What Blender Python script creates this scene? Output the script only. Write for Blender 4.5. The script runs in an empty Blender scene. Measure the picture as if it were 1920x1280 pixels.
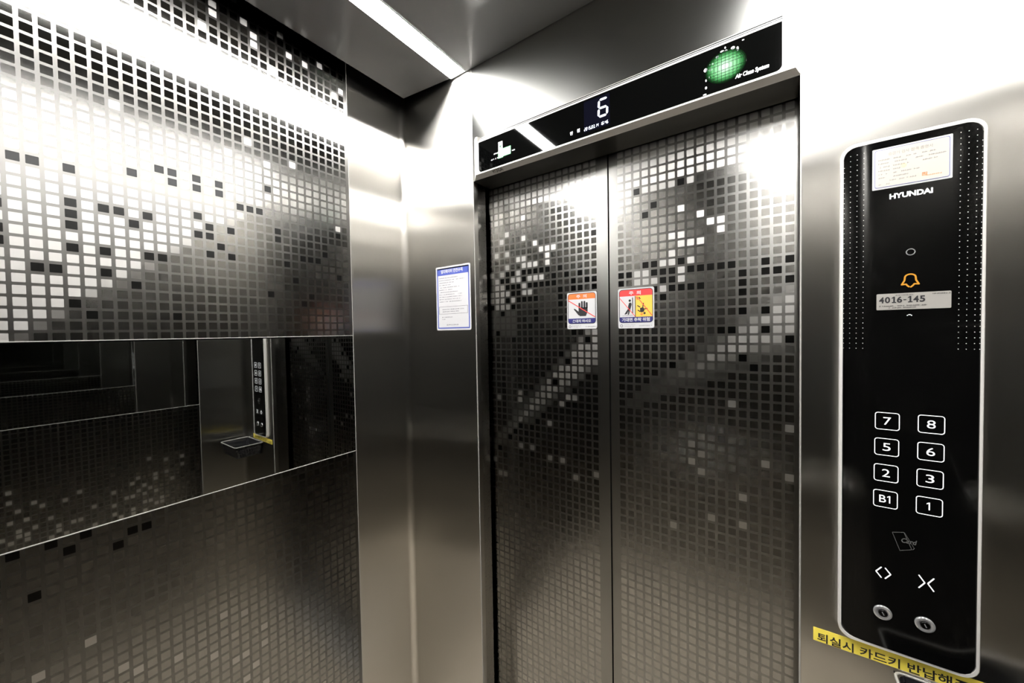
import bpy, bmesh, math, random
from mathutils import Vector, Matrix

sc = bpy.context.scene
C = sc.collection
H = 1.52                        # eye height above the car floor; all heights below are given relative to it

# ------------------------------------------------------------------ camera, world, exposure
cam = bpy.data.cameras.new('camera')
cam.sensor_width = 36.0
cam.lens = 695.5 / 1920 * 36.0
cam.clip_start = 0.01
camo = bpy.data.objects.new('camera', cam)
C.objects.link(camo)
def _rot(w):
    a = math.sqrt(sum(c * c for c in w))
    return Matrix.Rotation(a, 3, Vector(w))
RC = _rot((0.0297, 0.6126, -0.0087))
def _row(i):
    r = RC[i]
    return Vector((r[0], r[2], -r[1]))
right, down, fwd = _row(0), _row(1), _row(2)
M = Matrix(((right.x, -down.x, -fwd.x, 0.0),
            (right.y, -down.y, -fwd.y, 0.0),
            (right.z, -down.z, -fwd.z, H),
            (0, 0, 0, 1)))
camo.matrix_world = M
sc.camera = camo

w = bpy.data.worlds.new('world')
w.use_nodes = True
w.node_tree.nodes['Background'].inputs[0].default_value = (0.5, 0.55, 0.6, 1)
w.node_tree.nodes['Background'].inputs[1].default_value = 0.0
sc.world = w
sc.view_settings.view_transform = 'Standard'
sc.view_settings.look = 'None'
sc.view_settings.gamma = 1.0
sc.view_settings.use_curve_mapping = False
sc.view_settings.exposure = 0.0
sc.cycles.max_bounces = 16
sc.cycles.glossy_bounces = 12
sc.cycles.diffuse_bounces = 4
sc.cycles.sample_clamp_indirect = 30.0
sc.cycles.use_denoising = True

LIGHT = 125.0

# ------------------------------------------------------------------ materials
def mat(name, base=(.6, .6, .6), rough=.4, metal=0.0, emit=None, estr=1.0, aniso=0.0, grain=0.0, spec=0.5,
        streak=None, coat=0.0):
    m = bpy.data.materials.new(name)
    m.use_nodes = True
    nt = m.node_tree
    b = nt.nodes['Principled BSDF']
    b.inputs['Base Color'].default_value = (*base, 1)
    b.inputs['Roughness'].default_value = rough
    b.inputs['Metallic'].default_value = metal
    b.inputs['Specular IOR Level'].default_value = spec
    b.inputs['Coat Weight'].default_value = coat
    if aniso:
        b.inputs['Anisotropic'].default_value = aniso
        t = nt.nodes.new('ShaderNodeTangent')
        t.direction_type = 'RADIAL'
        t.axis = 'Z'
        nt.links.new(t.outputs[0], b.inputs['Tangent'])
    if grain or streak:
        tc = nt.nodes.new('ShaderNodeTexCoord')
        mp = nt.nodes.new('ShaderNodeMapping')
        mp.inputs['Scale'].default_value = streak or (1, 1, 1)
        nz = nt.nodes.new('ShaderNodeTexNoise')
        nz.inputs['Scale'].default_value = 60.0
        nz.inputs['Detail'].default_value = 3.0
        nt.links.new(tc.outputs['Object'], mp.inputs[0])
        nt.links.new(mp.outputs[0], nz.inputs[0])
        mr = nt.nodes.new('ShaderNodeMapRange')
        mr.inputs['To Min'].default_value = max(0.0, rough - grain)
        mr.inputs['To Max'].default_value = rough + grain
        nt.links.new(nz.outputs[0], mr.inputs[0])
        nt.links.new(mr.outputs[0], b.inputs['Roughness'])
    if emit:
        b.inputs['Emission Color'].default_value = (*emit, 1)
        b.inputs['Emission Strength'].default_value = estr
    return m

STEEL = (.50, .487, .46)
def steel(name, base, rough, aniso=0.0, grain=.02, streak=(1, 1, 14), rot=0.0, broad=0.0):
    m = bpy.data.materials.new(name); m.use_nodes = True
    nt = m.node_tree; N = nt.nodes; L = nt.links
    N.remove(N['Principled BSDF'])
    g = N.new('ShaderNodeBsdfAnisotropic'); g.distribution = 'BECKMANN'
    g.inputs['Color'].default_value = (*base, 1)
    g.inputs['Anisotropy'].default_value = aniso; g.inputs['Rotation'].default_value = rot
    t = N.new('ShaderNodeTangent'); t.direction_type = 'RADIAL'; t.axis = 'Z'; L.new(t.outputs[0], g.inputs['Tangent'])
    tc = N.new('ShaderNodeTexCoord'); mp = N.new('ShaderNodeMapping'); mp.inputs['Scale'].default_value = streak
    nz = N.new('ShaderNodeTexNoise'); nz.inputs['Scale'].default_value = 70; nz.inputs['Detail'].default_value = 3
    L.new(tc.outputs['Object'], mp.inputs[0]); L.new(mp.outputs[0], nz.inputs[0])
    mr = N.new('ShaderNodeMapRange'); mr.inputs['To Min'].default_value = rough - grain; mr.inputs['To Max'].default_value = rough + grain
    L.new(nz.outputs[0], mr.inputs[0]); L.new(mr.outputs[0], g.inputs['Roughness'])
    out = g.outputs[0]
    if broad:                                  # a wider lobe under the sharp one, as on ground sheet steel
        h = N.new('ShaderNodeBsdfAnisotropic'); h.distribution = 'GGX'
        h.inputs['Color'].default_value = (*base, 1); h.inputs['Roughness'].default_value = .62; h.inputs['Anisotropy'].default_value = 0
        mx = N.new('ShaderNodeMixShader'); mx.inputs[0].default_value = broad
        L.new(out, mx.inputs[1]); L.new(h.outputs[0], mx.inputs[2]); out = mx.outputs[0]
    L.new(out, N['Material Output'].inputs[0])
    return m
M_brush = steel('brushed_steel', STEEL, .285, .76, rot=.25, grain=.01, broad=.02)
M_head = steel('transom_steel', (.30, .30, .29), .36, .15, grain=.01, broad=.05)
M_ceil = steel('satin_ceiling_steel', (.50, .50, .50), .20, broad=.35, grain=.005)
M_edge = mat('satin_metal_edge', (.42, .41, .39), .35, .25)
M_jamb = steel('jamb_steel', (.42, .41, .39), .28)
M_frame = mat('satin_aluminium', (.74, .725, .70), .34, .25)
M_panelglass = mat('black_panel_glass', (.0018, .0018, .0018), .10, 0.0, spec=.6)
M_mirror = mat('mirror_glass', (.62, .63, .62), .015, 1.0)
M_glass = mat('black_gloss_glass', (.0012, .0013, .0013), .03, 0.0, spec=.6)
M_dark = mat('black_gap', (.003, .003, .003), .7, spec=.05)
M_rail = mat('rail_steel', (.72, .70, .66), .16, 1.0)
M_white = mat('white_backlit_print', (.8, .8, .8), .4, emit=(.95, .97, 1.0), estr=.85)
M_lcd = mat('lcd_segments', (.8, .85, 1), .4, emit=(.80, .86, 1.0), estr=1.5)
M_lcdbg = mat('lcd_window', (.002, .002, .005), .04, emit=(.10, .12, .30), estr=.02)
M_yel = mat('amber_backlit_print', (.05, .03, .005), .4, emit=(.95, .40, .03), estr=.85)
M_dim = mat('dim_grey_print', (.10, .10, .10), .5)
M_dot = mat('white_dot_print', (.75, .75, .72), .5)
M_paper = mat('white_sticker', (.52, .52, .535), .45)
M_cream = mat('cream_paper', (.54, .50, .425), .5)
M_blue = mat('blue_print', (.06, .09, .38), .45)
M_navy = mat('navy_print', (.02, .02, .14), .45)
M_ink = mat('black_ink', (.015, .015, .018), .5)
M_grey = mat('grey_ink', (.22, .22, .24), .5)
M_orange = mat('orange_print', (.86, .17, .04), .45)
M_red = mat('red_print', (.74, .05, .05), .45)
M_yprint = mat('yellow_print', (.80, .47, .07), .45)
M_tape = mat('yellow_tape', (.98, .80, .11), .4)
M_plate = mat('silver_label', (.40, .385, .36), .4, .3)
M_keydark = mat('key_core', (.05, .05, .05), .25, 1.0)
M_chrome = mat('chrome', (.62, .62, .63), .16, .7)
M_seal = mat('red_seal_ink', (.80, .25, .12), .5)
M_blackplastic = mat('black_wire_coating', (.012, .012, .014), .25)
M_stone = None

def m_light():
    m = mat('light_diffuser', (1, 1, 1), .5, emit=(1.0, .985, .955), estr=LIGHT)
    return m
M_light = m_light()

def m_floor():
    m = bpy.data.materials.new('beige_stone_floor'); m.use_nodes = True
    nt = m.node_tree; b = nt.nodes['Principled BSDF']
    nz = nt.nodes.new('ShaderNodeTexNoise'); nz.inputs['Scale'].default_value = 9; nz.inputs['Detail'].default_value = 8
    cr = nt.nodes.new('ShaderNodeValToRGB')
    cr.color_ramp.elements[0].color = (.42, .37, .30, 1); cr.color_ramp.elements[1].color = (.56, .50, .41, 1)
    nt.links.new(nz.outputs[0], cr.inputs[0]); nt.links.new(cr.outputs[0], b.inputs['Base Color'])
    b.inputs['Roughness'].default_value = .35
    return m
M_floor = m_floor()

def m_mosaic(name, GRID_R, CELL_R, GRID_C, CELL_C):
    """Brushed sheet with an etched grid of smoother squares; face attribute 'cell' holds the finish of each square."""
    m = bpy.data.materials.new(name); m.use_nodes = True
    nt = m.node_tree; N = nt.nodes; L = nt.links
    N.remove(N['Principled BSDF'])
    b = N.new('ShaderNodeBsdfAnisotropic'); b.distribution = 'BECKMANN'
    L.new(b.outputs[0], N['Material Output'].inputs[0])
    uv = N.new('ShaderNodeUVMap'); sep = N.new('ShaderNodeSeparateXYZ'); L.new(uv.outputs[0], sep.inputs[0])
    def mth(op, a, c=None):
        n = N.new('ShaderNodeMath'); n.operation = op
        for k, v in enumerate((a, c)):
            if v is None: continue
            if isinstance(v, (int, float)): n.inputs[k].default_value = v
            else: L.new(v, n.inputs[k])
        return n.outputs[0]
    def axis(o, half):
        return mth('MAXIMUM', mth('SUBTRACT', mth('ABSOLUTE', mth('SUBTRACT', o, .5)), half), 0.0)
    qx, qy = axis(sep.outputs[0], .305), axis(sep.outputs[1], .315)
    ln = mth('SQRT', mth('ADD', mth('MULTIPLY', qx, qx), mth('MULTIPLY', qy, qy)))
    mr = N.new('ShaderNodeMapRange'); L.new(ln, mr.inputs[0])
    mr.inputs['From Min'].default_value = .045; mr.inputs['From Max'].default_value = .062
    mr.inputs['To Min'].default_value = 1; mr.inputs['To Max'].default_value = 0
    at = N.new('ShaderNodeAttribute'); at.attribute_name = 'cell'; typ = at.outputs['Fac']
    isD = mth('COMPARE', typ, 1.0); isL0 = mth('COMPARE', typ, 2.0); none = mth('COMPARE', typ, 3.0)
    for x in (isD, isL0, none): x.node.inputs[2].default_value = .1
    refl_band = N.new('ShaderNodeClamp'); L.new(mth('SUBTRACT', typ, 4.0), refl_band.inputs[0])
    isL = mth('MAXIMUM', isL0, refl_band.outputs[0])  # light squares plus those lightened to carry painted reflections
    mask = mth('MULTIPLY', mr.outputs[0], mth('SUBTRACT', 1.0, none))
    def mixf(f, a, c):
        n = N.new('ShaderNodeMix'); n.data_type = 'FLOAT'; L.new(f, n.inputs[0])
        for k, v in ((2, a), (3, c)):
            if isinstance(v, (int, float)): n.inputs[k].default_value = v
            else: L.new(v, n.inputs[k])
        return n.outputs[0]
    def mixc(f, a, c):
        n = N.new('ShaderNodeMix'); n.data_type = 'RGBA'; L.new(f, n.inputs[0])
        for k, v in ((6, a), (7, c)):
            if isinstance(v, tuple): n.inputs[k].default_value = (*v, 1)
            else: L.new(v, n.inputs[k])
        return n.outputs[2]
    tc = N.new('ShaderNodeTexCoord'); mp = N.new('ShaderNodeMapping'); mp.inputs['Scale'].default_value = (1, 1, 12)
    nz = N.new('ShaderNodeTexNoise'); nz.inputs['Scale'].default_value = 70
    L.new(tc.outputs['Object'], mp.inputs[0]); L.new(mp.outputs[0], nz.inputs[0])
    g = N.new('ShaderNodeMapRange'); g.inputs['To Min'].default_value = -.008; g.inputs['To Max'].default_value = .008
    L.new(nz.outputs[0], g.inputs[0])
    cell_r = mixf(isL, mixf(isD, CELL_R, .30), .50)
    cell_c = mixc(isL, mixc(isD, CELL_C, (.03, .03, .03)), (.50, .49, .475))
    rr = mth('ADD', mixf(mask, GRID_R, cell_r), g.outputs[0])
    L.new(rr, b.inputs['Roughness'])
    L.new(mixc(mask, GRID_C, cell_c), b.inputs['Color'])
    L.new(mixf(mask, .3, 0.0), b.inputs['Anisotropy'])
    t = N.new('ShaderNodeTangent'); t.direction_type = 'RADIAL'; t.axis = 'Z'; L.new(t.outputs[0], b.inputs['Tangent'])
    return m
M_mosaic = m_mosaic('etched_wall_steel', .285, .205, (.185, .181, .173), (.255, .250, .240))
M_doormosaic = m_mosaic('etched_door_steel', .345, .235, (.255, .250, .240), (.31, .304, .292))

# ------------------------------------------------------------------ helpers
def tag(o, label=None, cat=None, group=None, kind=None):
    if label: o['label'] = label
    if cat: o['category'] = cat
    if group: o['group'] = group
    if kind: o['kind'] = kind
    return o

def empty(name, loc, **k):
    o = bpy.data.objects.new(name, None)
    o.location = (loc[0], loc[1], loc[2] + H)
    o.empty_display_size = .05
    C.objects.link(o)
    return tag(o, **k)

def root_loc(p):
    v = Vector((0, 0, 0))
    while p is not None:
        v += Vector(p.location); p = p.parent
    return v

def mesh_obj(name, verts, faces, material, parent=None, smooth=False, loc=None, fmat=None, **k):
    """verts in car coordinates, heights relative to the eye"""
    me = bpy.data.meshes.new(name)
    base = root_loc(parent)
    if parent is None and loc is None:
        xs = [v[0] for v in verts]; ys = [v[1] for v in verts]; zs = [v[2] for v in verts]
        loc = ((min(xs) + max(xs)) / 2, (min(ys) + max(ys)) / 2, min(zs))
    off = Vector((loc[0], loc[1], loc[2] + H)) if loc is not None else base
    me.from_pydata([(v[0] - off.x, v[1] - off.y, v[2] + H - off.z) for v in verts], [], faces)
    mats = material if isinstance(material, (list, tuple)) else [material]
    for mm in mats: me.materials.append(mm)
    if fmat: 
        for p, i in zip(me.polygons, fmat): p.material_index = i
    if smooth:
        for p in me.polygons: p.use_smooth = True
    me.validate()
    o = bpy.data.objects.new(name, me)
    C.objects.link(o)
    o.location = off - base
    if parent is not None: o.parent = parent
    return tag(o, **k)

class MB:
    def __init__(s): s.v = []; s.f = []; s.m = []; s.cur = 0
    def add(s, verts, faces):
        n = len(s.v); s.v += [tuple(v) for v in verts]
        for f in faces: s.f.append(tuple(i + n for i in f)); s.m.append(s.cur)
    def box(s, x0, x1, y0, y1, z0, z1):
        s.add([(x0, y0, z0), (x1, y0, z0), (x1, y1, z0), (x0, y1, z0), (x0, y0, z1), (x1, y0, z1), (x1, y1, z1), (x0, y1, z1)],
              [(0, 3, 2, 1), (4, 5, 6, 7), (0, 1, 5, 4), (1, 2, 6, 5), (2, 3, 7, 6), (3, 0, 4, 7)])
    def prism(s, pts, y, t):
        """2D outline in x,z; front face at y-t facing the car"""
        n = len(pts)
        a = sum(pts[i][0] * pts[(i + 1) % n][1] - pts[(i + 1) % n][0] * pts[i][1] for i in range(n))
        if a < 0: pts = pts[::-1]
        v = [(x, y - t, z) for x, z in pts] + [(x, y, z) for x, z in pts]
        s.add(v, [tuple(range(n)), tuple(range(2 * n - 1, n - 1, -1))] +
              [(i, i + n, (i + 1) % n + n, (i + 1) % n) for i in range(n)])
    def ring(s, outer, inner, y, t):
        n = len(outer)
        v = [(x, y - t, z) for x, z in outer] + [(x, y - t, z) for x, z in inner] + \
            [(x, y, z) for x, z in outer] + [(x, y, z) for x, z in inner]
        f = []
        for i in range(n):
            j = (i + 1) % n
            f += [(i, j, n + j, n + i), (i, 2 * n + i, 2 * n + j, j), (n + i, n + j, 3 * n + j, 3 * n + i)]
        s.add(v, f)
    def tube(s, path, r, n=8, closed=False):
        P = [Vector(p) for p in path]; k = len(P); rings = []
        for i, p in enumerate(P):
            if closed: d = (P[(i + 1) % k] - P[i - 1]).normalized()
            else: d = (P[min(i + 1, k - 1)] - P[max(i - 1, 0)]).normalized()
            up = Vector((0, 0, 1)) if abs(d.z) < .9 else Vector((1, 0, 0))
            a = d.cross(up).normalized(); b = d.cross(a).normalized()
            rr = r[i] if isinstance(r, (list, tuple)) else r
            rings.append([p + (a * math.cos(2 * math.pi * q / n) + b * math.sin(2 * math.pi * q / n)) * rr for q in range(n)])
        v = [q for ring in rings for q in ring]; f = []
        for i in range(k if closed else k - 1):
            j = (i + 1) % k
            for q in range(n):
                f.append((i * n + q, i * n + (q + 1) % n, j * n + (q + 1) % n, j * n + q))
        if not closed:
            f.append(tuple(range(n - 1, -1, -1))); f.append(tuple(range((k - 1) * n, k * n)))
        s.add(v, f)
    def lathe_y(s, cx, cz, prof, n=32):
        """prof: list of (radius, y)"""
        v = []; f = []
        for r, y in prof:
            for q in range(n):
                a = 2 * math.pi * q / n
                v.append((cx + r * math.cos(a), y, cz + r * math.sin(a)))
        for i in range(len(prof) - 1):
            for q in range(n):
                f.append((i * n + q, i * n + (q + 1) % n, (i + 1) * n + (q + 1) % n, (i + 1) * n + q))
        f.append(tuple(range((len(prof) - 1) * n, len(prof) * n)))
        s.add(v, f)
    def make(s, name, material, parent=None, **k):
        return mesh_obj(name, s.v, s.f, material, parent, fmat=s.m, **k)

def rrect(x0, x1, z0, z1, r, n=6, corners='abcd'):
    """rounded rectangle outline; corners: a bottom left, b bottom right, c top right, d top left"""
    out = []
    for cx, cz, a0, nm in ((x0 + r, z0 + r, 180, 'a'), (x1 - r, z0 + r, 270, 'b'), (x1 - r, z1 - r, 0, 'c'), (x0 + r, z1 - r, 90, 'd')):
        if nm in corners:
            for i in range(n + 1):
                a = math.radians(a0 + 90 * i / n)
                out.append((cx + r * math.cos(a), cz + r * math.sin(a)))
        else:
            sx = -1 if nm in 'ad' else 1; sz = -1 if nm in 'ab' else 1
            out += [(cx + sx * r, cz + sz * r)] * 1
    return out

def circle(cx, cz, r, n=24, rz=None):
    rz = rz or r
    return [(cx + r * math.cos(2 * math.pi * i / n), cz + rz * math.sin(2 * math.pi * i / n)) for i in range(n)]

def shape(name, outlines, y, t, material, parent, **k):
    mb = MB()
    for o in outlines: mb.prism(list(o), y, t)
    return mb.make(name, material, parent, **k)

def bar(x0, z0, x1, z1, wd):
    d = Vector((x1 - x0, z1 - z0)).normalized() * wd / 2
    n = Vector((-d.y, d.x))
    return [(x0 + n.x, z0 + n.y), (x0 - n.x, z0 - n.y), (x1 - n.x, z1 - n.y), (x1 + n.x, z1 + n.y)]

def text(name, s, x0, x1, z0, z1, y, material, parent, thick=.0003, bold=0.0, shear=0.0, **k):
    """lettering fitted to the box x0..x1, z0..z1 on a plane facing the car"""
    cu = bpy.data.curves.new('lettering', 'FONT')
    cu.body = s; cu.offset = bold; cu.resolution_u = 4; cu.shear = shear
    tmp = bpy.data.objects.new('lettering', cu)
    me = bpy.data.meshes.new_from_object(tmp)
    bpy.data.objects.remove(tmp)
    vs = [v.co.copy() for v in me.vertices]; fs = [tuple(p.vertices) for p in me.polygons]
    ax0 = min(v.x for v in vs); ax1 = max(v.x for v in vs); ay0 = min(v.y for v in vs); ay1 = max(v.y for v in vs)
    sx = (x1 - x0) / (ax1 - ax0); sz = (z1 - z0) / (ay1 - ay0)
    out = [(x0 + (v.x - ax0) * sx, y - thick, z0 + (v.y - ay0) * sz) for v in vs]
    return mesh_obj(name, out, fs, material, parent, **k)

rnd = random.Random(7)
def microtext(mb, x0, x1, z, h, y, t=.0003, seed=0):
    """a row of print too small to read in the photograph: irregular little strokes"""
    r = random.Random(seed); x = x0
    while x < x1:
        wd = h * r.uniform(.5, 1.0)
        if r.random() < .82:
            k = r.random()
            if k < .5:
                mb.prism([(x, z), (x + wd, z), (x + wd, z + h * .28), (x, z + h * .28)], y, t)
                mb.prism([(x + wd * .3, z + h * .5), (x + wd, z + h * .5), (x + wd, z + h * .8), (x + wd * .3, z + h * .8)], y, t)
            else:
                mb.prism([(x, z), (x + wd * .35, z), (x + wd * .35, z + h * .9), (x, z + h * .9)], y, t)
                mb.prism([(x + wd * .5, z + h * .3), (x + wd, z + h * .3), (x + wd, z + h * .6), (x + wd * .5, z + h * .6)], y, t)
        x += wd * 1.25

# ------------------------------------------------------------------ mosaic sheets
P = .0216
def mosaic(name, fn, u0, u1, v0, v1, uc, vc, ctype, parent, c0=-10**6, c1=10**6, flip=False, thick=None, **k):
    """fn(u,v,d)->xyz; cells centred at uc+i*P, vc-j*P; ctype(i,j)->0 plain,1 dark,2 light,3 none"""
    def brk(a, b, c):
        n0 = math.ceil((a - c) / P - .5); s = [a]
        x = c + (n0 + .5) * P
        while x < b - 1e-6:
            if x > a + 1e-6: s.append(x)
            x += P
        return s + [b]
    us, vs = brk(u0, u1, uc), brk(v0, v1, vc)
    verts = []; faces = []; uvs = []; typ = []
    nv = len(vs)
    for u in us:
        for v in vs: verts.append(fn(u, v, 0))
    for i in range(len(us) - 1):
        for j in range(nv - 1):
            a, b = us[i], us[i + 1]; c, d = vs[j], vs[j + 1]
            ci = round(((a + b) / 2 - uc) / P); cj = round((vc - (c + d) / 2) / P)
            q = [(i * nv + j, a, c), ((i + 1) * nv + j, b, c), ((i + 1) * nv + j + 1, b, d), (i * nv + j + 1, a, d)]
            if flip: q = q[::-1]
            faces.append(tuple(x[0] for x in q))
            uvs.append([((x[1] - uc) / P - ci + .5, .5 + (x[2] - vc) / P + cj) for x in q])
            typ.append(float(ctype(ci, cj)) if c0 <= ci <= c1 else 3.0)
    if thick:
        n = len(verts)
        for u, v in ((u0, v0), (u1, v0), (u1, v1), (u0, v1)):
            verts.append(fn(u, v, 0)); verts.append(fn(u, v, thick))
        for q in range(4):
            a = n + 2 * q; b = n + 2 * ((q + 1) % 4)
            faces.append((a, b, b + 1, a + 1)); uvs.append([(0, 0)] * 4); typ.append(3.0)
        faces.append((n + 1, n + 3, n + 5, n + 7)); uvs.append([(0, 0)] * 4); typ.append(3.0)
    me = bpy.data.meshes.new(name)
    base = root_loc(parent)
    me.from_pydata([(x - base.x, y - base.y, z + H - base.z) for x, y, z in verts], [], faces)
    me.materials.append(M_doormosaic if name == 'door_panel' else M_mosaic)
    ul = me.uv_layers.new(name='UVMap'); li = 0
    for q in uvs:
        for x in q: ul.data[li].uv = x; li += 1
    at = me.attributes.new('cell', 'FLOAT', 'FACE')
    for i, t in enumerate(typ): at.data[i].value = t
    o = bpy.data.objects.new(name, me); C.objects.link(o); o.parent = parent
    return tag(o, **k)

XL, XR, YF, YB = -1.108, .42, .904, -.43
ZT, ZF, ZC = .95, -H, .826          # top of the walls, floor, ceiling underside
MT, MBZ = -.0015, -.3762            # mirror top and bottom
YE = .684                           # where the patterned sheets end beside the plain corner sheets
UC, VC = .0388, .4587

DL = {(3,9),(3,10),(3,11),(3,13),(3,18),(4,19),(5,9),(5,13),(5,15),(6,9),(7,10),(7,16),(8,9),(8,13),(9,13),(9,4),(10,5),(10,4),
      (10,19),(1,15),(2,15),(-1,10),(-1,12),(-1,13),(0,6),(1,6),(3,6),(7,5),(13,12),(15,12),(15,9),(14,11),(16,6),(19,3),(28,13),(28,7),
      (-1,39),(0,43),(1,39),(2,40),(3,39),(5,41),(6,40),(7,40),(12,4),(12,5),(14,4),(14,5),(17,6),(18,6),(20,8),(20,9),(13,9),(13,10),
      (12,8),(12,10),(21,12),(22,14),(23,11),(24,11),(25,11),(24,16),(26,10),(23,17),(19,16),(28,7)}
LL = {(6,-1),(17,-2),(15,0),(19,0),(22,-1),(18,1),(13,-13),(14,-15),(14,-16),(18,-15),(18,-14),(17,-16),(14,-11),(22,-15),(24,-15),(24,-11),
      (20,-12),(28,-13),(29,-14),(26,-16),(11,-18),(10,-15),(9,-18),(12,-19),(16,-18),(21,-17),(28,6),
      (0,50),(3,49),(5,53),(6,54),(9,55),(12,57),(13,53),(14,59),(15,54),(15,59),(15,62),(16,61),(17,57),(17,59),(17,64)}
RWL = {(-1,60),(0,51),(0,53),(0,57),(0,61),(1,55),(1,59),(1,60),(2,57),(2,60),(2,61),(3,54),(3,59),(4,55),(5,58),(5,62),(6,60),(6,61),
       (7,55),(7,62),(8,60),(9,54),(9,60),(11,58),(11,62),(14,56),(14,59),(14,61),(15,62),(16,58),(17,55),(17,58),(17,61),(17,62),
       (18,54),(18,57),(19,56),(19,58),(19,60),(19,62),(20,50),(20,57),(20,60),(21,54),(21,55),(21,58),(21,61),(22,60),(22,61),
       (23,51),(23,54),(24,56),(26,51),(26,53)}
DR = {(2,4),(7,4),(4,6),(3,7),(17,22),(17,16),(16,15),(15,15),(15,14),(13,15),(13,16),(13,17),(15,19),(13,19),(15,21),(9,18),(9,19),(8,20),
      (8,22),(11,21),(12,21),(13,24),(14,25),(5,22),(6,25),(2,21),(5,17),(5,15),(5,14),(6,14),(6,15),(6,16),(7,16),(8,16),(9,16),
      (8,14),(9,14),(10,14),(11,14),(12,14),(4,14),(7,13),(3,13),(4,16),(0,14),(0,15),(1,14),(4,13),(17,14)}
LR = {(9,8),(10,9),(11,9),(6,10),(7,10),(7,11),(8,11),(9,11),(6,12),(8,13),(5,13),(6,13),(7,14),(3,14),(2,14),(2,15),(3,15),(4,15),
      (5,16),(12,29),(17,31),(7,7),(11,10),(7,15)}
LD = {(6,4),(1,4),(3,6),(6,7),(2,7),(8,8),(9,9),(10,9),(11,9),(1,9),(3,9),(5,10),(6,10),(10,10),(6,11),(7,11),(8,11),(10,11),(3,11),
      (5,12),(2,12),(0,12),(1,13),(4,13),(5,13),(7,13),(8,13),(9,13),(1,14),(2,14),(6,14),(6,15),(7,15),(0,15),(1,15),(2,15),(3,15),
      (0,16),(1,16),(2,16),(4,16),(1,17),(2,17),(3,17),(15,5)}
DD = {(17,8),(3,12),(4,12),(6,12),(7,12),(8,12),(9,12),(10,12),(2,13),(3,13),(6,13),(3,14),(4,14),(5,14),(7,14),(8,14),(9,14),(10,14),
      (11,14),(11,13),(4,15),(5,15),(3,16),(5,16),(6,16),(7,16),(8,16),(12,12),(12,15),(12,16),(12,17),(12,19),(13,13),(14,14),(14,15),
      (15,13),(15,15),(16,14),(17,14),(17,15),(0,17),(4,17),(2,18),(8,18),(8,19),(7,20),(10,21),(11,21),(14,21),(1,21),(4,22),(7,22),
      (16,22),(12,24),(13,25),(5,25),(9,33),(5,35),(4,36),(3,37),(1,39),(11,28),(8,34),(7,35)}
def scatter(seed, dens_d, dens_l, fn=None):
    r = random.Random(seed); cache = {}
    def f(i, j):
        if (i, j) not in cache:
            x = r.random(); dd, dl = fn(i, j) if fn else (dens_d, dens_l)
            cache[(i, j)] = 1 if x < dd else (2 if x < dd + dl else 0)
        return cache[(i, j)]
    return f
low = scatter(3, .02, .02, lambda i, j: (.0, .07) if 26 < j < 46 else (.01, .0))
def blend(x): return 4.0 + max(0.0, min(1.0, x)) if x > .02 else 0      # bright reflections put into the squares' colour and roughness, fading at the edges
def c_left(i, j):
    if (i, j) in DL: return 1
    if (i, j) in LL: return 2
    if 6 <= j <= 21: return blend(min((9.8 - (j - 13) * 1.1 - i) / 2.0, (j - 5) / 4.0))  # bright reflection of the opposite wall painted into these squares
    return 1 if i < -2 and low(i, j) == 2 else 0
def c_right(i, j): return 2 if (i, j) in RWL else (low(i, j) if 62 < j < 66 else 0)
low2 = scatter(11, 0, 0, lambda i, j: (.0, .10) if 28 < j < 44 else (.0, .0))
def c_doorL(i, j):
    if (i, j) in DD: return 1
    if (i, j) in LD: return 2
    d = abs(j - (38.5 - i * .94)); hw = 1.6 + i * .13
    x = max((3.2 - (i > 12) - j) / 2.0, (hw - d) / 1.6 * (.55 + i * .03), .25 if 12 < j < 22 and i < 5 else 0)  # top rows and diagonal band: reflected brightness painted into the finish
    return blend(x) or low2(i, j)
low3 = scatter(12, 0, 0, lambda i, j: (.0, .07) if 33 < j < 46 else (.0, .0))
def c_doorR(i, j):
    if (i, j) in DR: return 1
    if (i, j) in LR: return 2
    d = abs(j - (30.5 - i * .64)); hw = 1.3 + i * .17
    return blend(max((5.2 - (i > 8) - j) / 2.0, (hw - d) / 2.2 * (.35 + i * .035))) or low3(i, j)  # ceiling reflection in the top rows and a diagonal gleam, painted in
c_back = scatter(5, .03, .03)

# ================================================================== THE SETTING
mb = MB(); mb.box(XL - .02, XR + .02, YB - .02, YF + .14, ZF - .03, ZF)
mb.make('floor', M_floor, kind='structure', label='beige stone floor of the lift car', cat='floor')

# suspended ceiling sheet with a narrow shadow gap to the walls
ceil = [(-1.063, YB + .01), (XR - .045, YB + .01), (XR - .045, .872), (.075, YF - .001), (-.7755, YF - .001), (-.850, .896), (-1.061, .872)]
mb = MB(); n = len(ceil)
mb.add([(x, y, ZC) for x, y in ceil] + [(x, y, ZC + .012) for x, y in ceil],
       [tuple(range(n - 1, -1, -1)), tuple(range(n, 2 * n))] + [(i, (i + 1) % n, (i + 1) % n + n, i + n) for i in range(n)])
mb.make('ceiling', M_ceil, kind='structure', label='satin steel suspended ceiling sheet above the lift car', cat='ceiling')
mb = MB(); mb.box(XL - .02, XR + .02, YB - .02, YF + .14, ZT, ZT + .01)
mb.make('trim_1', M_dark, kind='structure', label='dark roof cover over the ceiling gap', cat='trim')

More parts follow.
